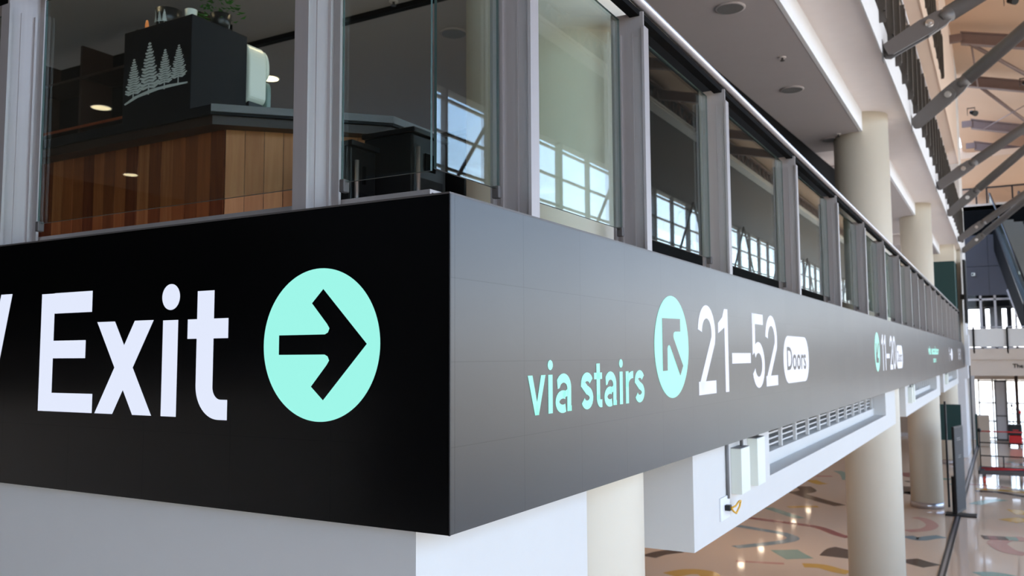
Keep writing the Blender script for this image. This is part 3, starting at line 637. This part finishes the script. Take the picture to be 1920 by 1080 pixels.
# sign box with trees
t = thing('sign_box', 'black box printed with four white pine trees on the counter', 'box', (-3.23, 1.68, 5.70))
MB().box(-3.56, -2.905, 1.45, 1.90, 5.702, 6.345).build('box_body', M['navy'], t, bevel=.004)
def pine(cx, z0, z1, w):
    P = []; n = 15
    P.append([(cx-w*.035, z0-.03), (cx+w*.035, z0-.03), (cx+w*.03, z0+.04), (cx-w*.03, z0+.04)])
    for i in range(n):
        f = i/n; z = z0+.012+(z1-z0-.012)*f; hw = w/2*(1-f)**.75*(1+.13*math.sin(i*2.4+cx*40)); th = (z1-z0)/n*.62
        for s in (-1, 1):
            dz = hw*.36; P.append([(cx, z+dz*.1), (cx+s*hw*.55, z-dz*.25+dz*.05), (cx+s*hw, z+dz*.35), (cx+s*hw*.93, z+dz*.35+th*.7), (cx+s*hw*.5, z+th*.9), (cx, z+th*1.3)])
    return P
P = pine(-3.452, 5.905, 6.155, .165)+pine(-3.30, 5.92, 6.24, .20)+pine(-3.148, 5.93, 6.165, .155)+pine(-3.018, 5.945, 6.17, .155)
P += [[(-3.53, 5.852), (-3.40, 5.885), (-3.2, 5.905), (-2.93, 5.905), (-2.93, 5.915), (-3.1, 5.925), (-3.28, 5.922), (-3.44, 5.898), (-3.54, 5.862)]]
mb = MB()
for i, p in enumerate(P):
    b = len(mb.v); mb.v += [(u, 1.4485-i*1e-5, v) for u, v in p]; mb.face(list(range(b, b+len(p))))
mb.build('tree_print', M['print'], t)
# dispenser on the side
t = thing('paper_dispenser', 'white rounded dispenser with grey green window on side of black box', 'dispenser', (-2.93, 2.0, 5.70))
MB().box(-3.0, -2.9, 1.92, 2.04, 5.702, 5.91).build('foot', M['black'], t)
def rbox(x0, x1, y0, y1, z0, z1, r, top=True):
    """box extruded in Y-Z silhouette along X with rounded outer corners"""
    prof = [(x0, z0)]+arc(x1-r, z0+r, r, r, 270, 360, 6)+arc(x1-r, z1-r*2.2, r, r*2.2, 0, 90, 8)+[(x0, z1)]
    return MB().prism(prof, lambda u, v, d: (u, d, v), y0, y1)
rbox(-3.05, -2.885, 1.905, 2.06, 5.90, 6.31, .06).build('housing', M['plastic'], t, bevel=.012)
rbox(-2.95, -2.88, 2.061, 2.10, 5.885, 6.08, .03).build('window', M['tealplastic'], t, bevel=.008)
rbox(-3.05, -2.885, 2.061, 2.09, 6.082, 6.30, .06).build('cover', M['plastic'], t, bevel=.012)
# pots, plant and light on the box
def pot(x, y, z, r, h, label, printed):
    z += .003
    t = thing('plant_pot', label, 'pot', (x, y, z))
    MB().lathe([(r*.82, z), (r, z+h), (r*.9, z+h), (r*.85, z+h-.02)], x, y, 32).build('pot', M['pot'] if printed else M['plastic'], t)
    if printed:
        mb = MB()
        for j, (cx, hh) in enumerate(((-.055, .07), (-.02, .10), (.018, .085), (.052, .09))):
            for p in pine(cx, .015, .015+hh, .034): b = len(mb.v); mb.v += [(x+math.sin(u/r)*(r*1.005), y-math.cos(u/r)*(r*1.005), z+v) for u, v in p]; mb.face(list(range(b, b+len(p))))
        mb.build('tree_print', M['print'], t)
    return t
pot(-3.27, 1.56, 6.347, .085, .125, 'dark pot printed with small white pine trees on top of the black box', True)
pot(-3.10, 1.60, 6.347, .04, .11, 'small pale pot on top of the black box beside the leaves', False)
t = thing('potted_plant', 'green leafy plant trailing over the top of the black box', 'plant', (-2.98, 1.70, 6.347))
MB().lathe([(.05, 6.347), (.07, 6.45), (.06, 6.45)], -2.98, 1.74, 20).build('pot', M['pot'], t)
mb = MB()
for i in range(90):
    a = random.uniform(0, 2*PI); r = random.uniform(.01, .16); x = -3.02+r*math.cos(a)*1.3; y = 1.72+r*math.sin(a)*.8; z = 6.42+random.uniform(-.03, .16); s = random.uniform(.015, .03); b = Vector((math.cos(a), math.sin(a), random.uniform(-.6, .5))).normalized(); c = b.cross(Vector((0, 0, 1))).normalized()
    p = Vector((x, y, z)); k = len(mb.v); n = b.cross(c)*s*.3; mb.v += [tuple(p), tuple(p+b*s+c*s*.5+n), tuple(p+b*s*2), tuple(p+b*s-c*s*.5+n)]; mb.face([k, k+1, k+2]); mb.face([k, k+2, k+3])
mb.build('leaves', M['leaf'], t)
t = tag(MB().lathe([(.012, 6.347), (.012, 6.42), (.006, 6.45)], -3.47, 1.55, 12).build('candle_lamp', mat('amber lamp', (150, 60, 30), .4, emit=(1, .35, .1), es=.5)), 'tiny amber lamp glowing beside the printed pot', 'lamp')
# back shelf with bottles
t = thing('back_shelf', 'dark shelving with copper trim in the background behind the counter', 'shelf', (-6.9, 4.2, 4.6))
MB().box(-9.0, -5.9, 4.4, 4.45, 4.6, 7.9).build('back_panel', M['blackm'], t)
for z in (5.7, 6.3, 6.9, 7.5): MB().box(-9.0, -5.9, 4.0, 4.4, z, z+.03).build('shelf_board', M['wooddark'], t)
for x in (-9.0, -7.95, -6.95, -5.94): MB().box(x, x+.04, 4.0, 4.4, 4.6, 7.9).build('upright', M['wooddark'], t)
MB().box(-9.0, -5.9, 3.985, 4.0, 6.9, 6.93).build('copper_strip', M['copper'], t)
for i in range(3):
    x = -8.4+i*.9; z = 6.33; h = .2+.06*random.random()
    o = MB().lathe([(.035, z), (.035, z+h*.6), (.013, z+h*.78), (.013, z+h)], x, 4.2, 14).build('bottle', [M['green'], M['copper'], M['screen']][i % 3]); tag(o, 'dim %s bottle on the dark shelving behind the counter' % (['green', 'copper', 'grey'][i % 3]), 'bottle', 'bottles on the dark shelving')
# black cabinets beyond the counter, by the corner
def bin_(x0, x1, y0, y1, z1, label, handle=True):
    t = thing('waste_cabinet', label, 'cabinet', ((x0+x1)/2, (y0+y1)/2, 4.6), 'black cabinets behind the corner glass')
    MB().box(x0, x1, y0, y1, 4.62, z1).build('cabinet_body', M['black'], t, bevel=.012)
    MB().box(x1, x1+.012, y0+.05, y1-.05, 4.72, z1-.25).build('door', M['navy'], t, bevel=.003)
    MB().tube((x1+.02, y0+.03, 4.75), (x1+.02, y0+.03, z1-.08), .012, n=10).build('corner_rail', M['steel_l'], t)
    MB().box(x1, x1+.01, y0+.12, y1-.12, z1-.2, z1-.1).build('slot', M['blackm'], t)
    MB().box(x0-.01, x1+.02, y0-.01, y1+.01, z1, z1+.03).build('top_board', M['black'], t, bevel=.004)
bin_(-2.0, -1.66, 1.50, 1.72, 5.36, 'low black cabinet against the wooden planks behind the corner glass')
bin_(-1.80, -1.45, 1.78, 2.12, 5.47, 'middle black cabinet with a bright corner rail behind the corner glass')
bin_(-1.72, -1.36, 2.20, 2.66, 5.54, 'tall black cabinet with a metal slot, rightmost behind the corner glass')

# ================================================================ UNDER THE SCREEN
def louvre(y0, y1, n, label):
    t = thing('louvre_grille', label, 'grille', (XB-.17, y0, 3.40), 'louvre grilles under the screen')
    x = XB-.20; s = (y1-y0)/n
    for i in range(n+1): MB().box(x-.01, x+.02, y0+i*s-.018, y0+i*s+.018, 3.40, 4.2).build('mullion', M['lowwhite'], t)
    mb = MB()
    z = 3.42
    while z < 4.15:
        mb.prism([(x-.045, z), (x-.01, z+.012), (x-.01, z+.026), (x-.045, z+.012)], lambda u, v, d: (u, d, v), y0, y1); z += .048
    mb.build('slats', M['lowwhite'], t)
    MB().box(x-.6, x-.59, y0, y1, 3.40, 4.2).build('backing', M['blackm'], t)
louvre(4.6, 11.85, 12, 'white louvre grille under the nearer part of the long screen')
louvre(16.35, 23.25, 11, 'white louvre grille under the screen beyond the first clear column')
louvre(27.65, 34.55, 11, 'farthest white louvre grille under the end of the screen')
def boxes(y, tail):
    for dy, zt_, nm in ((0, 3.60, 'nearer'), (.42, 3.63, 'farther')):
        t = thing('junction_box', nm+' cream box of the pair on the white beam '+tail, 'box', (XB, y+dy, 3.31))
        MB().box(XB, XB+.07, y+dy, y+dy+.21, 3.31, zt_).build('housing', M['plastic'], t, bevel=.003)
        MB().box(XB, XB+.066, y+dy+.004, y+dy+.206, zt_, zt_+.004).build('top_plate', M['grey'], t)
        MB().tube((XB+.03, y+dy+.16, zt_), (XB+.03, y+dy+.16, 3.80), .012, n=8).build('conduit', M['grey'], t)
boxes(3.50, 'by the louvres'); boxes(15.4, 'past the first clear column'); boxes(26.9, 'past the second column')
t = tag(MB().tube((XB+.012, 3.38, 3.30), (XB+.012, 3.38, 3.80), .011, n=10).build('conduit', M['grey']), 'thin grey conduit running down the white beam to the socket', 'conduit')
t = thing('wall_socket', 'pale square outlet plate with black plug on the white beam', 'socket', (XB, 3.32, 3.25))
MB().box(XB, XB+.010, 3.22, 3.42, 3.18, 3.32).build('plate', M['white'], t, bevel=.002)
MB().box(XB+.010, XB+.045, 3.30, 3.34, 3.235, 3.27).build('plug', M['black'], t, bevel=.004)
p = [(XB+.045, 3.30+.02, 3.252), (XB+.06, 3.37, 3.258), (XB+.055, 3.47, 3.272), (XB+.05, 3.53, 3.268), (XB+.05, 3.50, 3.235), (XB+.05, 3.42, 3.205), (XB+.05, 3.36, 3.225), (XB+.048, 3.32, 3.25)]
tag(MB().path([(a, b, c) for a, (b, c) in zip([q[0] for q in p for _ in range(1)], [(q[1], q[2]) for q in p])], .006, 8).build('power_cord', M['yellow']), 'short yellow cord looped at the outlet on the white beam', 'cord')

# ================================================================ GROUND FLOOR THINGS
t = thing('totem_screen', 'tall thin black totem screen on a base plate by the track', 'totem', (.25, 24.0, 0))
MB().box(-.11, .62, 23.35, 23.85, 0.0, .03).build('base_plate', M['black'], t, bevel=.01)
MB().box(.06, .16, 23.5, 23.7, .03, 1.0).build('stand', M['black'], t, bevel=.008)
rot = Matrix.Translation((.25, 23.6, 0)) @ Matrix.Rotation(math.radians(-12), 4, 'Z')
MB().box(-.03, .03, -.42, .42, .10, 2.32, mat=rot).build('display', M['black'], t, bevel=.006)
MB().box(.031, .034, -.39, .39, .16, 2.28, mat=rot).build('screen_glass', M['screen'], t)
mb = MB()
for i, (a, b, z) in enumerate(((-.2, .1, 2.0), (-.2, .15, 1.95), (-.1, .12, 1.55), (-.15, .1, 1.5))): mb.box(.034, .0352, a, b, z, z+.02, mat=rot)
mb.build('faint_text', M['grey'], t)
t = thing('notice_board', 'dark green board on black legs behind the second column', 'board', (-.3, 32, 0))
MB().box(-.95, .02, 32, 32.06, 1.2, 2.45).build('panel', M['green'], t, bevel=.004)
for x in (-.9, -.02): MB().box(x, x+.04, 32.0, 32.05, 0, 1.2).build('leg', M['black'], t)
t = tag(MB().box(-.11, -.06, 24.8, 24.95, 0, 2.9).build('dark_strip', M['black']), 'narrow black upright strip against the right edge of the second column', 'post')  # thin dark upright strip along the edge of the column
t = thing('beige_kiosk', 'beige rounded cabinet with green side near the entrance doors', 'kiosk', (.45, 43, 0))
MB().box(.22, .72, 42.9, 43.5, 0, 1.42).build('body', M['tan'], t, bevel=.06)
MB().box(.14, .23, 42.95, 43.6, 0, 1.45).build('side_panel', M['green'], t, bevel=.01)
# red tool cart
t = thing('tool_cart', 'black and red wheeled cart with tall poles in front of doors', 'cart', (1.72, 43.6, 0))
MB().box(1.46, 1.98, 43.4, 43.9, .10, .52).build('lower_bin', M['red'], t, bevel=.04)
MB().box(1.44, 1.99, 43.38, 43.9, .52, 1.0).build('upper_box', M['black'], t, bevel=.04)
MB().box(1.62, 1.85, 43.372, 43.38, .74, .78).build('red_stripe', M['red'], t)
for x, z in ((1.52, 1.55), (1.66, 1.75), (1.80, 1.8), (1.94, 1.6)): MB().tube((x, 43.6, 1.0), (x, 43.6, z), .018, n=8).build('pole', M['black'], t)
MB().tube((1.46, 43.6, 1.72), (2.1, 43.6, 1.66), .02, n=8).tube((1.55, 43.55, 1.5), (2.15, 43.6, 1.45), .02, n=8).build('handle', M['black'], t)
for x in (1.48, 1.96): MB().tube((x-.03, 43.5, .1), (x+.03, 43.5, .1), .1, n=20).build('wheel', M['rubber'], t)
for x, z in ((1.58, 1.78), (1.9, 1.5)): MB().box(x, x+.09, 43.55, 43.65, z, z+.14).build('grip', M['redstrap'] if z < 1.6 else M['black'], t, bevel=.01)
# platform trolley
t = thing('platform_trolley', 'dark flatbed trolley with pipe rails and red straps on the floor', 'trolley', (1.6, 30.8, 0))
MB().box(.55, 2.9, 30.2, 31.4, .33, .40).build('deck', M['dwall'], t, bevel=.02)
MB().box(.52, 2.93, 30.17, 30.2, .30, .42).box(.52, 2.93, 31.4, 31.43, .30, .42).box(.52, .55, 30.17, 31.43, .30, .42).build('deck_rim', M['steel_d'], t)
for x, y in ((.68, 30.35), (2.75, 30.35), (.68, 31.2), (2.75, 31.2)):
    wl = MB().tube((x-.035, y, .11), (x+.035, y, .11), .11, n=20).build('wheel', M['orange'], t); MB().box(x-.05, x+.05, y-.03, y+.03, .2, .33).build('caster_fork', M['steel_d'], wl)
for x in (.57, 1.25, 1.85, 2.45, 2.9): MB().tube((x, 31.38, .4), (x, 31.38, 1.62 if x in (.57, 2.9) else .78), .019, n=8).build('upright', M['black'], t)
for z, m_ in ((1.60, 'redstrap'), (1.22, 'black'), (.78, 'black')): MB().tube((.57, 31.38, z), (2.9, 31.38, z), .02, n=8).build('rail', M[m_], t)
MB().lathe([(.02, 1.55), (.06, 1.6), (.06, 1.66), (.02, 1.7)], .57, 31.38, 14).build('knob', M['black'], t)
def strap(p, q): 
    return MB().path([p, ((p[0]+q[0])/2, (p[1]+q[1])/2, .43), q], .02, 6).build('strap', M['redstrap'], t)
strap((.7, 30.4, .42), (2.7, 31.2, .42)); strap((.9, 31.2, .42), (2.7, 30.4, .42)); strap((.6, 30.9, .42), (2.85, 30.9, .42))
# entrance doors
t = thing('door_1', 'grey panelled entrance door leaf standing ajar', 'door', (1.1, 46.5, 0)); del t['label']; del t['category']; t['kind'] = 'structure'
MB().box(.98, 1.40, 46.3, 46.34, .05, 2.85).build('leaf', M['greywin'], t)
MB().box(.93, .99, 46.26, 46.38, 0, 2.95).box(1.40, 1.45, 46.26, 46.38, 0, 2.95).box(.93, 1.45, 46.26, 46.38, 2.85, 2.95).box(.93, 1.45, 46.26, 46.38, 1.18, 1.24).box(.93, 1.45, 46.26, 46.38, 0, .1).build('frame', M['steel_d'], t)
t = tag(MB().tube((1.88, 46.0, 0), (1.88, 46.0, 3.28), .07, n=16).build('door_post', M['wooddark']), 'dark brown post in front of the bright entrance', 'post')
# slim post on the pier edge, left of the balcony
tag(MB().tube((.13, 39.3, 0), (.13, 39.3, 3.95), .025, n=10).build('pipe', M['black']), 'thin black vertical pipe at the end of the gallery below balcony', 'pipe')

# ================================================================ UPPER END
t = thing('balcony_railing', 'white panelled balcony railing with black posts across the end wall', 'railing', (3, 39.95, 4.44))
for i in range(8):
    x = .12+1.26*i-1.03; x0 = max(.12, x)
    MB().box(x0, x+1.22, 39.96, 39.975, 4.52, 5.30).build('white_panel', M['lowwhite'], t)
    MB().box(x+1.19, x+1.26, 39.9, 40.0, 4.25, 5.34).build('post', M['blackm'], t)
MB().tube((.1, 39.95, 5.36), (10, 39.95, 5.36), .025, n=10).build('handrail', M['steel_l'], t)
# lettering on the beige fascia
t = thing('wall_sign', 'small dark letters reading The on the beige balcony face', 'sign', (1.8, 39.99, 3.6))
flat('lettering', [[(u, v) for u, v in p] for p in font_polys('The G', 1.72, 2.35, 3.62, 3.80, .02)], M['blackm'], t, -39.985, side='L')
# green room and black display at far end of level two
struct('wall_green', MB().box(-1.35, -.09, 34.9, 36.7, 4.6, 7.8), [M['green']])
struct('wall_far_beige', MB().box(-3, .05, 37.0, 37.1, 4.6, 8.45).box(-1.35, -.08, 34.88, 36.7, 7.8, 8.45), [M['cream']])
t = thing('hanging_display', 'tall black display fixed on the pier at railing end', 'display', (.2, 36.5, 5.4))
MB().box(.14, .24, 36.1, 37.3, 5.45, 7.95).build('housing', M['black'], t, bevel=.01)
MB().box(.24, .245, 36.15, 37.25, 5.5, 7.9).build('screen', M['screen'], t)
MB().box(.0, .14, 36.6, 36.8, 6.4, 6.6).build('wall_bracket', M['steel_d'], t)
# small camera on the dark panels
t = thing('wall_speaker', 'small pale wall fitting on the dark grey panels', 'fitting', (.25, 46.85, 8.0)); MB().box(.18, .34, 46.80, 46.9, 8.15, 8.30).build('body', M['plastic'], t, bevel=.01); MB().box(.20, .27, 46.79, 46.80, 8.18, 8.27).build('front', M['blackm'], t)
# escalator
t = thing('escalator', 'dark escalator coming down from the upper lobby at the right edge', 'escalator', (1.0, 47.5, 11.6))
A0 = Vector((1.05, 48.0, 11.65)); A1 = Vector((2.24, 40.25, 6.44)); dd = (A1-A0); side = Vector((dd.y, -dd.x, 0)).normalized()*-1
side = Vector((-dd.y, dd.x, 0)).normalized()
upv = Vector((0, 0, 1))
def slab(s0, s1, z0, z1, f0=0.0, f1=1.0):
    mb = MB(); P = []
    for f in (f0, f1):
        for s in (s0, s1):
            for z in (z0, z1): P.append(tuple(A0+dd*f+side*s+upv*z))
    mb.v = P
    for q in ((0, 1, 3, 2), (4, 5, 7, 6), (0, 1, 5, 4), (2, 3, 7, 6), (0, 2, 6, 4), (1, 3, 7, 5)): mb.face(list(q))
    return mb
slab(0, .06, -1.55, -.12).build('side_cladding', M['blackm'], t); slab(1.44, 1.5, -1.55, -.12).build('side_cladding', M['blackm'], t); slab(.06, 1.44, -1.55, -1.4).build('underside', M['dwall'], t)
slab(-.02, .16, -.14, -.04).build('deck_board', M['black'], t); slab(1.34, 1.5, -.14, -.04).build('deck_board', M['black'], t)
for s in (.08, 1.40):
    slab(s, s+.012, -.04, .85).build('balustrade_glass', M['glass'], t)
    pts = [tuple(A0+Vector((0, .9, -.1))+side*s), tuple(A0+Vector((0, 1.25, .25))+side*s), tuple(A0+Vector((0, 1.0, .72))+side*s), tuple(A0+Vector((0, .3, .86))+side*s)]+[tuple(A0+dd*f+side*s+upv*.88) for f in (.02, .3, .6, 1)]
    MB().path(pts, .045, 8).build('handrail', M['black'], t)
mb = MB(); n = 34
for i in range(n):
    c = A0+dd*((i+.5)/n); stp = dd/n; b = len(mb.v)
    a0 = A0+dd*(i/n); a1 = A0+dd*((i+1)/n)
    for p, z in ((a0, a1.z-.15), (a0, a1.z-.15+(-stp.z)), (a1, a1.z-.15+(-stp.z)*0+(-stp.z)), (a1, a1.z-.15)):
        for s in (.22, 1.28): q = p+side*s; mb.v.append((q.x, q.y, z))
    for q in ((0, 1, 3, 2), (2, 3, 5, 4), (4, 5, 7, 6), (0, 1, 7, 6)): mb.face([b+j for j in q])
mb.build('steps', M['grey'], t)
mb = MB().tube(A0+Vector((-.1, .4, -.35)), A0+Vector((.35, .4, -.35)), .55, n=32); mb.build('newel_end', M['black'], t)
# lobby glass guard and bright slots
glazed(4, -.6, 5.5, 50.5, 11.8, 13.2, [-.2, .5, 1.0, 2.2, 3.4, 4.8], [13.2], M['black'], .04)
# grey raking column by the entrance glazing
tag(MB().tube((2.7, 44.5, 4.44), (1.85, 45.2, 7.3), .2, n=20).build('raking_column', M['steel']), 'leaning grey steel column beside the balcony glazing', 'column')
tag(MB().tube((1.15, 48.6, 4.44), (1.15, 48.6, 6.75), .28, n=24).build('round_column', M['grey']), 'grey round column behind the balcony glazing', 'column')
tag(MB().tube((.55, 48.6, 4.44), (.55, 48.6, 6.6), .14, n=20).build('round_column', M['dwall']), 'slim dark column behind the balcony glazing, left of the grey one', 'column')
tag(MB().tube((1.75, 49.0, 4.44), (1.75, 49.0, 6.6), .12, n=20).build('round_column', M['dwall']), 'slim dark column behind the balcony glazing, right of the grey one', 'column')
# louvre teeth: pale kerb blocks on the third level edge
